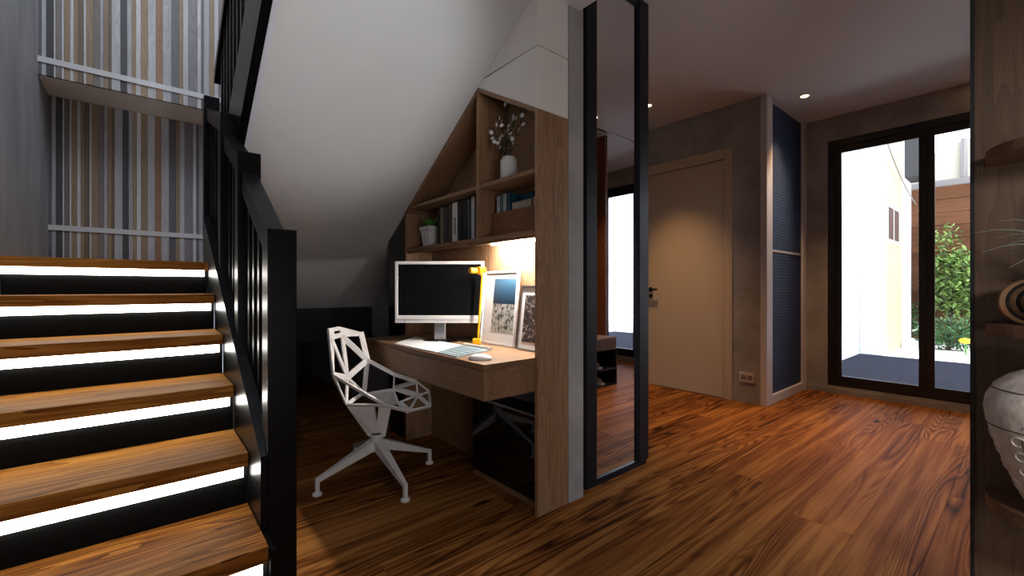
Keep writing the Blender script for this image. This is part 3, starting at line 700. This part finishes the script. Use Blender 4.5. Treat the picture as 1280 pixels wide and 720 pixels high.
plate(['R2', 'H1', 'Mx', 'S0'], 'seat_plate'); plate(['R1', 'R2', 'S0'], 'seat_plate') if False else None
# top rail of the back with its hand slot
def plate3(ps, name, out):
    b = bmesh.new(); f = [b.verts.new(p) for p in ps]; g = [b.verts.new(p + out) for p in ps]; n = len(f)
    b.faces.new(f); b.faces.new(g[::-1])
    for i in range(n): b.faces.new([f[i], g[i], g[(i + 1) % n], f[(i + 1) % n]])
    bmesh.ops.recalc_face_normals(b, faces=b.faces[:]); return obj(name, b, M['chair'], ch)
outv = Vector((-.006, .005, 0))
a, b_, c_ = K['a'], K['b'], K['c']; al, bl2 = K['a2'], K['b2']; cl = cv(450, 420, .15)
def lerp(p, q, f): return p.lerp(q, f)
# left half of the rail is a ring around the slot
o1, o2, o3, o4 = a, b_, bl2, al
i1 = lerp(lerp(o1, o2, .40), lerp(o4, o3, .40), .34); i2 = lerp(lerp(o1, o2, .98), lerp(o4, o3, .98), .34); i3 = lerp(lerp(o1, o2, .98), lerp(o4, o3, .98), .60); i4 = lerp(lerp(o1, o2, .40), lerp(o4, o3, .40), .60)
plate3([o1, o2, i2, i1], 'back_rail', outv); plate3([o4, i4, i3, o3], 'back_rail', outv); plate3([o1, i1, i4, o4], 'back_rail', outv)
o5 = lerp(b_, c_, .2); o6 = lerp(bl2, cl, .2)
plate3([o2, o5, o6, o3, i3, i2], 'back_rail', outv); plate3([o5, c_, cl, o6], 'back_rail', outv)
# support between seat and hub
def fan(p1, p2, q, w):
    b = bmesh.new(); out = Vector((math.cos(TH), math.sin(TH), 0)) * w
    ps = [p1, p2, q + Vector((.02, -.017, 0)), q - Vector((.02, -.017, 0))]
    f = [b.verts.new(p - out) for p in ps]; g = [b.verts.new(p + out) for p in ps]
    b.faces.new(f); b.faces.new(g[::-1])
    for i in range(4): b.faces.new([f[i], g[i], g[(i + 1) % 4], f[(i + 1) % 4]])
    bmesh.ops.recalc_face_normals(b, faces=b.faces[:]); return b
dn = Vector((0, 0, .004))
sp1 = [cv(434, 508, -.10), cv(468, 509, -.06)]
sp2 = [cv(474, 509, -.02), cv(489, 509, .0)]
obj('support', fan(sp1[0] + dn, sp1[1] + dn, cv(467, 545, 0), .010), M['chair'], ch)
obj('support', fan(sp2[0] + dn, sp2[1] + dn, cv(476, 545, 0), .010), M['chair'], ch)
hub = obj('hub', lathe([(.0, .145), (.030, .145), (.036, .155), (.036, .235), (.032, .240), (0, .240)], HUBW.x, HUBW.y, 20), M['chair'], ch)
obj('swivel_joint', lathe([(.028, .2405), (.028, .247), (0, .247)], HUBW.x, HUBW.y, 20), M['black'], ch)
for fx, fy in ((.67, 2.325), (.985, 1.985), (1.305, 2.315), (1.0, 2.69)):
    f = Vector((fx, fy, 0)); d = (f - HUBW).normalized()
    lb = bar(HUBW + d * .02 + Vector((0, 0, .185)), f + Vector((0, 0, .075)), .050, .055, w2=.020, h2=.020)
    lg = obj('leg', lb, M['chair'], ch)
    obj('leg_end', bar(f + Vector((0, 0, .085)), f + Vector((0, 0, .018)), .019, .019), M['chair'], lg)
    obj('foot', lathe([(0, 0), (.024, 0), (.025, .008), (.014, .018), (0, .02)], fx, fy, 16), M['chair'], lg)

# ================================================================== MIRROR
mi = thing('mirror', 'tall full-height mirror in a wide black frame on the concrete wall', 'mirror', (2.0, 1.5, 0))
xm = lambda u: 1.485 * rt(u)
xa, xb, xc, xd = xm(732), xm(745), xm(797), xm(808)
obj('frame_post', box(xa, xb, 1.478, 1.511, .0, 2.75, .002), M['navy_frame'], mi)
obj('frame_post', box(xc, xd, 1.470, 1.511, .03, 2.75, .002), M['navy_frame'], mi)
obj('frame_rail', box(xb, xd - .01, 1.478, 1.511, .0, .035, .002), M['navy_frame'], mi)
obj('frame_rail', box(xb, xc, 1.478, 1.511, 2.71, 2.75, .002), M['navy_frame'], mi)
obj('glass', box(xb, xc, 1.490, 1.505, .035, 2.71), M['mirror'], mi)

# ================================================================== DOOR
d1 = thing('door_1', 'cream flush interior door with black lever handle', 'door', (DX, 2.3, 0), kind='structure')
obj('leaf', box(DX + .006, DX + .046, 1.866, 2.776, .006, 2.268, .002), M['door_paint'], d1)
obj('frame_post', box(DX - .012, DX + .10, 1.786, 1.864, 0, 2.369, .003), M['door_paint'], d1)
obj('frame_post', box(DX - .012, DX + .10, 2.778, 2.858, 0, 2.369, .003), M['door_paint'], d1)
obj('frame_head', box(DX - .012, DX + .10, 1.864, 2.778, 2.272, 2.369, .003), M['door_paint'], d1)
hb = bmesh.new(); tube([(DX + .006, 2.645, 1.035), (DX - .045, 2.645, 1.035)], .010, hb, 12); box(DX - .055, DX - .035, 2.545, 2.655, 1.025, 1.045, .004, hb)
obj('door_handle', hb, M['black'], d1)
obj('rose', lathe([(.025, 0), (.025, .008), (0, .008)], 0, 0, 20), M['black'], d1, world=False).matrix_local = Matrix.Translation((-0.002, .345, 1.035)) @ Matrix.Rotation(-math.pi / 2, 4, 'Y')
obj('lock', box(DX - .006, DX + .006, 2.625, 2.665, .945, .985, .003), M['black'], d1)
t = thing('outlet', 'double wall socket low on the concrete wall right of the door', 'outlet', (DX, 1.66, .17))
obj('plate', box(DX - .009, DX, 1.594, 1.722, .190, .278, .003), M['outlet'], t)
for yy in (1.630, 1.686):
    obj('socket', box(DX - .0105, DX - .009, yy - .021, yy + .021, .212, .254, .0006), colmat((.22, .20, .19)), t)

# ================================================================== NAVY MESH CLOSET
t = thing('closet_door', 'tall closet door of two navy mesh panels in a white frame', 'closet', (4.8, 1.5, 0))
x0, x1 = 4.208, 5.278
obj('frame_post', box(x0 - .004, x0 + .130, 1.492, 1.545, 0, CZ - .002, .002), M['closet_white'], t)
obj('frame_post', box(5.175, x1, 1.492, 1.545, 0, CZ - .002, .002), M['closet_white'], t)
obj('frame_rail', box(x0 + .130, 5.175, 1.493, 1.545, 0, .08, .002), M['closet_white'], t)
obj('frame_rail', box(x0 + .130, 5.175, 1.505, 1.545, CZ - .022, CZ - .002), M['closet_white'], t)
obj('frame_rail', box(x0 + .130, 5.175, 1.505, 1.545, 1.382, 1.400, .002), M['closet_white'], t)
obj('mesh_panel', box(x0 + .131, 5.174, 1.515, 1.535, .081, 1.381), M['woven'], t)
obj('mesh_panel', box(x0 + .131, 5.174, 1.515, 1.535, 1.401, CZ - .023), M['woven'], t)
obj('knob', lathe([(.012, 0), (.012, .012), (0, .014)], 0, 0, 14), M['steel'], t, world=False).matrix_local = Matrix.Translation((4.36 - 4.8, .013, .11)) @ Matrix.Rotation(math.pi / 2, 4, 'X')

# ================================================================== SLIDING GLASS DOORS
w1 = thing('window_1', 'black framed sliding glass doors opening onto the patio', 'window', (WX, 0, .07), kind='structure')
yl_, yr_ = 1.311, -1.199
obj('window_frame', box(WX + .01, WX + .11, yl_ - .055, yl_, .071, 2.527, .003), M['black'], w1)
obj('window_frame', box(WX + .01, WX + .11, yr_, yr_ + .055, .071, 2.527, .003), M['black'], w1)
obj('window_frame', box(WX + .01, WX + .11, yr_ + .055, yl_ - .055, 2.465, 2.527, .003), M['black'], w1)
obj('window_frame', box(WX + .01, WX + .11, yr_ + .055, yl_ - .055, .071, .115, .003), M['black'], w1)
for (ya, yb_, x_) in ((1.256, .586, .03), (.5855, -.03, .034), (-.031, -.60, .03), (-.601, -1.144, .034)):
    sb = bmesh.new(); X0, X1 = WX + x_, WX + x_ + .028
    box(X0, X1, yb_, yb_ + .052, .115, 2.465, .002, sb); box(X0, X1, ya - .052, ya, .115, 2.465, .002, sb)
    box(X0, X1, yb_ + .05, ya - .05, .115, .172, .002, sb); box(X0, X1, yb_ + .05, ya - .05, 2.398, 2.465, .002, sb)
    sh = obj('sash', sb, M['black'], w1)
    obj('pane', box(X0 + .010, X0 + .016, yb_ + .05, ya - .05, .170, 2.40), M['glass'], sh)

# ================================================================== SPOTS
def spot(x, y, label, e=40, zc=CZ, size=.78, blend=.9):
    t = thing('ceiling_spot', label, 'ceiling light', (x, y, zc - .012), 0, 'round ceiling spotlights')
    obj('ring', lathe([(.030, zc - .0005), (.044, zc - .0005), (.044, zc - .006), (.032, zc - .010), (.030, zc - .004)], x, y, 28), M['white'], t)
    obj('lens', lathe([(.030, zc - .003), (.028, zc - .010), (0, zc - .013)], x, y, 24), M['spot'], t)
    l = lamp('spot_lamp', 'SPOT', (x, y, zc - .03), (0, 0, 0), e, (1.0, .55, .26), spot_size=size * 1.6, spot_blend=blend, shadow_soft_size=.03)
    return t
spot(3.609, 2.302, 'round warm ceiling spotlight in front of the cream door', 110)
spot(3.45, .17, 'round warm ceiling spotlight over the bench, seen in the mirror', 120)
spot(4.497, 1.287, 'round warm ceiling spotlight beside the navy mesh closet', 90)
spot(5.16, .21, 'round warm ceiling spotlight close to the glass doors', 30)
spot(2.55, -.60, 'round warm ceiling spotlight hidden behind the dark shelf panel', 10)

# ================================================================== RIGHT SHELF UNIT
XS = 2.0
su = thing('shelf_unit', 'dark wood panel with round-cornered shelves and black edge', 'shelf', (XS, -.2, 0))
obj('back_panel', box(XS, XS + .03, -1.3, .110, 0, CZ), M['dark_wood'], su)
obj('edge_trim', box(XS - .004, XS + .034, .110, .120, 0, CZ), M['black'], su)
def round_shelf(z0, z1):
    pts = [(XS, .085)]
    cx, cy, r = XS - .05, -.115, .20
    for i in range(13):
        a = math.pi / 2 + i * math.pi / 24; pts.append((cx + r * math.cos(a), cy + r * math.sin(a)))
    pts += [(cx - r, -1.2), (XS, -1.2)]
    b = prism(pts, 'z', z0, z1); return obj('shelf', b, M['shelf_wood'], su)
round_shelf(.405, .440); round_shelf(.915, .945); round_shelf(1.425, 1.455); round_shelf(2.05, 2.08)
struct('wall_niche', box(XS + .03, 3.95, -.62, -.50, 0, CZ), M['orange_wood'], 'orange-brown wood wall behind the bench', 'wall')
struct('wall_niche.001', box(3.96, 4.0, -1.3, -.09, 0, CZ), M['orange_wood'], 'orange-brown wood partition between bench and glass doors', 'wall')
struct('wall_front.001', box(XS + .03, 5.43, -1.4, -1.3, 0, CZ), M['concrete'], 'wall at the far side of the hall', 'wall')
struct('wall_front.002', box(1.66, XS + .1, -2.5, -1.3, 0, CZ), M['white_plaster'], 'side wall behind the viewpoint', 'wall')
struct('trim_1', box(XS + .04, 5.28, -.03, -.005, CZ - .006, CZ), M['black'], 'thin black track across the hall ceiling', 'trim')
# vase with carved relief
VC = (1.839, -.060); ZV = .4402
prof = [(0, 0), (.074, 0), (.076, .012), (.070, .022), (.085, .05), (.115, .12), (.143, .20), (.160, .265), (.164, .300), (.160, .33), (.142, .37), (.110, .400), (.07, .42), (.058, .43), (.056, .455), (.064, .47), (.058, .47), (.05, .45), (0, .44)]
prof = [(r * .885, z * .93) for r, z in prof]
t = thing('vase', 'large pale stoneware vase with carved scrolls on the lowest round shelf', 'vase', (VC[0], VC[1], ZV))
vm = plain('carved_stoneware', (.58, .52, .48), .75, noise=.22, nscale=30, bump=.4)
obj('body', lathe([(r, z + ZV) for r, z in prof], VC[0], VC[1], 56), vm, t, smooth=True)
def vr(z):
    z -= ZV
    for (r0, z0), (r1, z1) in zip(prof[1:14], prof[2:14]):
        if z0 <= z <= z1: return r0 + (r1 - r0) * (z - z0) / (z1 - z0)
    return .06
def on_v(a, z, off=.001): r = vr(z) + off; return (VC[0] + r * math.cos(a), VC[1] + r * math.sin(a), z)
relief = plain('relief_pale', (.66, .60, .56), .8); incis = plain('incised_dark', (.07, .06, .055), .9)
for zz in (ZV + .235, ZV + .335):
    obj('carved_band', tube([on_v(math.radians(q), zz) for q in range(0, 361, 8)], .0018, seg=5), incis, t)
for zc, n in ((ZV + .205, 20), (ZV + .165, 20), (ZV + .125, 20), (ZV + .075, 22)):
    for i in range(n):
        ac = math.radians(180) + (i - 3) * 2 * math.pi / n
        if not (math.radians(100) < (ac % (2 * math.pi)) < math.radians(290)): continue
        pts = []
        for k in range(13):
            a = k / 12 * 4.7 + .5; r = .019 * (1 - k / 18); pts.append(on_v(ac + r * math.cos(a) / vr(zc) * 1.15, zc + r * math.sin(a)))
        if i % 4 == 0: continue
        obj('scroll', tube(pts, .0022, seg=5), relief, t)
for j in range(7):
    a0 = math.radians(150 + 24 * j)
    for k in range(6):
        obj('carved_line', tube([on_v(a0 + k * .05, ZV + .245 + k * .004), on_v(a0 + .10 + k * .05, ZV + .325)], .0013, seg=4), incis, t)
    obj('carved_line', tube([on_v(a0 - .03, z) for z in [ZV + .04 + .02 * q for q in range(10)]], .0016, seg=4), incis, t)
# ringed ornament
oc = loc_from(1.22, 1293, .9455)
t = thing('ornament', 'round black and copper ringed ornament on the middle round shelf', 'ornament', oc, RZ - .25)
for i, (rx, m_) in enumerate([(.082, 'copper'), (.074, 'black'), (.062, 'copper'), (.053, 'black'), (.043, 'copper')]):
    b = bmesh.new(); n = 40; A = []
    th = .030 - .004 * i
    for (rr, yy) in ((rx, -.004), (rx * .9, -.012 - .004 * i), (rx * .9, .012), (rx, .004)):
        A.append([b.verts.new((rr * math.cos(2 * math.pi * k / n), yy, .066 + rr * .80 * math.sin(2 * math.pi * k / n))) for k in range(n)])
    for q in range(4):
        for k in range(n): b.faces.new([A[q][k], A[q][(k + 1) % n], A[(q + 1) % 4][(k + 1) % n], A[(q + 1) % 4][k]])
    bmesh.ops.recalc_face_normals(b, faces=b.faces[:]); obj('ring', b, M[m_], t, world=False)
b = lathe([(.040, 0), (.036, .008), (.0, .014)], 0, 0, 32); o = obj('disc', b, M['copper'], t, world=False); o.matrix_local = Matrix.Translation((0, 0, .066)) @ Matrix.Rotation(math.pi / 2, 4, 'X')
# grass in a pot on the shelf
gp = (1.85, -.15)
t = thing('potted_grass', 'grey-green arching grass in a dark pot on the middle round shelf', 'plant', (gp[0], gp[1], .9455))
obj('pot', lathe([(0, .9455), (.04, .9455), (.055, 1.03), (.05, 1.08), (.045, 1.08), (.04, 1.06), (0, 1.06)], gp[0], gp[1], 28), M['black'], t, smooth=True)
random.seed(3)
tips = [(1.79, .098, 1.205), (1.80, .085, 1.150), (1.81, .055, 1.235), (1.80, .045, 1.165), (1.80, .035, 1.105), (1.78, .02, 1.18), (1.84, .06, 1.19)]
for i in range(44):
    if i < len(tips): tip = tips[i]
    else:
        a = random.uniform(0, 6.28); rr = random.uniform(.05, .22); tip = (min(gp[0] + rr * math.cos(a), 1.98), gp[1] + rr * math.sin(a) * .9, random.uniform(1.10, 1.36) if rr < .15 else random.uniform(1.08, 1.24))
    p0 = Vector((gp[0], gp[1], 1.06)); p2 = Vector(tip); p1 = (p0 + p2) / 2 + Vector((0, 0, .11))
    pts = [p0 * (1 - f) ** 2 + p1 * 2 * f * (1 - f) + p2 * f * f for f in [k / 7 for k in range(8)]]
    obj('blade', tube(pts, [.0020, .0026, .003, .0030, .0026, .002, .0012, .0005], seg=4), M['grass'], t)
# bench with shoes
bn = thing('bench', 'low black shoe bench with grey cushion, seen in the mirror', 'bench', (3.4, -.1, 0))
x0, x1, y0, y1 = 2.75, 3.945, -.34, .08
obj('body', box(x0, x1, y0, y0 + .02, 0, .38), M['black_matt'], bn)
for xx in (x0, 3.34, x1 - .02): obj('side_panel', box(xx, xx + .02, y0 + .02, y1, 0, .38), M['black_matt'], bn)
obj('shelf', box(x0 + .02, x1 - .02, y0 + .02, y1, .17, .19), M['black_matt'], bn)
obj('base', box(x0 + .02, x1 - .02, y0 + .02, y1, 0, .02), M['black_matt'], bn)
obj('cushion', box(x0, x1, y0, y1, .381, .52, .02), M['fabric'], bn)
def shoe(x, y, z, label):
    t = thing('shoe', label, 'shoe', (x, y, z), 0, 'shoes on the bench shelves')
    s = [(-.045, -.12), (.045, -.12), (.048, .05), (.03, .13), (-.03, .13), (-.048, .05)]
    b = prism([(p[0] + x, p[1] + y) for p in s], 'z', z, z + .018); obj('sole', b, M['white'], t)
    b = lathe([(.042, z + .018), (.040, z + .05), (.025, z + .065), (0, z + .068)], x, y, 16, sy=2.6); obj('upper', b, M['shoe'], t, smooth=True)
shoe(3.70, -.08, .1905, 'pale shoe on the upper bench shelf toward the glass doors'); shoe(3.58, -.08, .1905, 'pale shoe on the upper bench shelf away from the glass doors'); shoe(3.72, -.06, .0205, 'pale shoe at the bottom of the bench')
# floor grille
t = thing('floor_grille', 'dark slotted floor grille before the glass doors, seen in the mirror', 'grille', (4.6, -.8, 0))
for i in range(10): obj('slat', box(4.45 + i * .03, 4.47 + i * .03, -.95, -.55, .0005, .006), M['black'], t)
obj('frame', box(4.43, 4.75, -.97, -.951, .0005, .006), M['black'], t)

# ================================================================== OUTDOORS
struct('ground', box(5.44, 16, -6, 4, -.10, -.012), M['out_floor'], 'pale sunlit paving outside the glass doors', 'ground')
o = obj('outdoor_mat', box(5.46, 8.74, -3.5, 1.745, -.010, .004), M['mat']); tag(o, 'dark blue-grey outdoor carpet on the patio', 'mat')
struct('wall_patio', box(5.44, 8.75, 1.75, 1.95, -.05, 3.6), plain('shaded_white_render', (.50, .53, .60), .8), 'white rendered wall along the left of the patio', 'wall')  # white render, its bluish shade is put into the colour
hs = thing('house', 'neighbouring house corner in white and cream render with a small window', 'building', (10, 1.6, 0))
obj('wall', box(8.76, 9.0, 1.46, 1.749, -.05, 6), M['out_white'], hs)
obj('wall', box(9.001, 10.3, 1.46, 3.5, -.05, 6), M['out_cream'], hs)
obj('wall', box(10.301, 11.2, 1.45, 3.5, -.05, 6), M['out_white'], hs)
wn = obj('window', box(8.99 + .06, 10.02, 1.448, 1.459, 1.78, 2.42), M['out_white'], hs)
for xa_, xb_ in ((9.10, 9.50), (9.57, 9.97)): obj('pane', box(xa_, xb_, 1.444, 1.4475, 1.84, 2.36), colmat((.045, .02, .015), .6), wn)
obj('step', box(10.2, 10.9, 1.25, 1.449, -.012, .12), M['out_white'], hs)
obj('eaves_box', box(10.5, 11.19, 1.12, 1.449, 3.05, 5.2), M['out_dark'], hs)
cb = []
for i in range(13):
    f = i / 12; cb.append((8.70 + 2.7 * f, 1.40, 3.28 - .62 * f - .10 * math.sin(math.pi * f)))
o = obj('cable', tube(cb, .010, seg=6), M['out_grey']); tag(o, 'thin grey cable hanging along the house wall', 'cable')
fe = thing('fence', 'tall brown fence of wide horizontal boards behind the garden', 'fence', (11.75, -1, 0))
z = 0; k = 0
while z < 3.0:
    for (ya, yb_) in ((-4.5, -1.2), (-1.197, 2.2)):
        dx = random.uniform(0, .012); obj('board', box(11.70 + dx, 11.74, ya, yb_, z + .004, z + .246), M['fence'], fe)
    z += .25; k += 1
obj('backing', box(11.745, 11.78, -4.5, 2.2, 0, 3.0), M['out_dark'], fe)
nbh = thing('neighbour_building', 'cream building upper wall with grey gutter above the fence', 'building', (12.2, 0, 3))
pr_ = [(-3.5, 3.05), (1.7, 3.05), (1.7, 3.4), (1.3, 3.66), (1.0, 3.82), (.7, 3.92), (.2, 3.98), (-3.5, 4.0)]
obj('wall', prism(pr_, 'x', 12.0, 14.0), colmat((.42, .40, .31), .8), nbh)
obj('gutter', box(11.88, 11.999, -3.5, 1.7, 3.02, 3.16, .02), M['out_grey'], nbh)
obj('downpipe', tube([(11.93, .80, 3.16), (11.93, .80, 3.9)], .05, seg=10), M['out_grey'], nbh)
def foliage(name, c, r, n, m, size, seed):
    random.seed(seed); b = bmesh.new()
    for i in range(n):
        while True:
            p = Vector([random.uniform(-1, 1) for _ in range(3)])
            if p.length < 1: break
        p = Vector((c[0] + p.x * r[0], c[1] + p.y * r[1], c[2] + p.z * r[2]))
        d = Vector([random.uniform(-1, 1) for _ in range(3)])
        leaf(b, p, d, size * random.uniform(.7, 1.4), size * .5)
    return b
tr = thing('tree', 'young light green tree in front of the brown fence', 'tree', (11.2, .9, -.012))
obj('trunk', tube([(11.2, .9, -.012), (11.22, .92, .7), (11.18, .95, 1.3), (11.2, 1.0, 1.9)], [.04, .03, .02, .01]), M['stem'], tr)
for dy, dz in ((-.25, .35), (.25, .5), (.1, .8)): obj('branch', tube([(11.2, .9, .8 + dz * .2), (11.15, .9 + dy, .9 + dz)], [.015, .006]), M['stem'], tr)
tag(obj('foliage', foliage('f', (11.2, .78, 1.12), (.30, .52, .62), 1500, None, .12, 2), M['tree_leaf'], tr), None, kind='stuff')
tag(obj('foliage', foliage('f', (11.2, 1.0, 1.72), (.22, .28, .5), 220, None, .10, 4), M['tree_leaf'], tr), None, kind='stuff')
bu = thing('bush', 'dark green round bush at the foot of the young tree', 'bush', (10.5, .88, -.012))
obj('stem', tube([(10.5, .88, -.012), (10.5, .88, .2)], .03), M['stem'], bu)
tag(obj('foliage', foliage('f', (10.5, .88, .27), (.25, .48, .28), 1300, None, .07, 6), M['bush_leaf'], bu), None, kind='stuff')
bu = thing('bush', 'dark hedge left of the tree seen past the door post', 'bush', (11.47, 1.6, -.012))
obj('stem', tube([(11.47, 1.6, -.012), (11.47, 1.6, .3)], .03), M['stem'], bu)
tag(obj('foliage', foliage('f', (11.47, 1.62, .45), (.17, .3, .46), 700, None, .08, 8), M['bush_leaf'], bu), None, kind='stuff')
t = thing('flower', 'bright yellow flower low in front of the bush', 'flower', (9.9, .64, -.012))
obj('stem', tube([(9.9, .64, -.012), (9.9, .64, .18)], .012), M['leaf'], t)
obj('flower_head', lathe([(0, .17), (.06, .18), (.085, .215), (.06, .25), (0, .26)], 9.9, .64, 16), M['flower'], t, smooth=True)
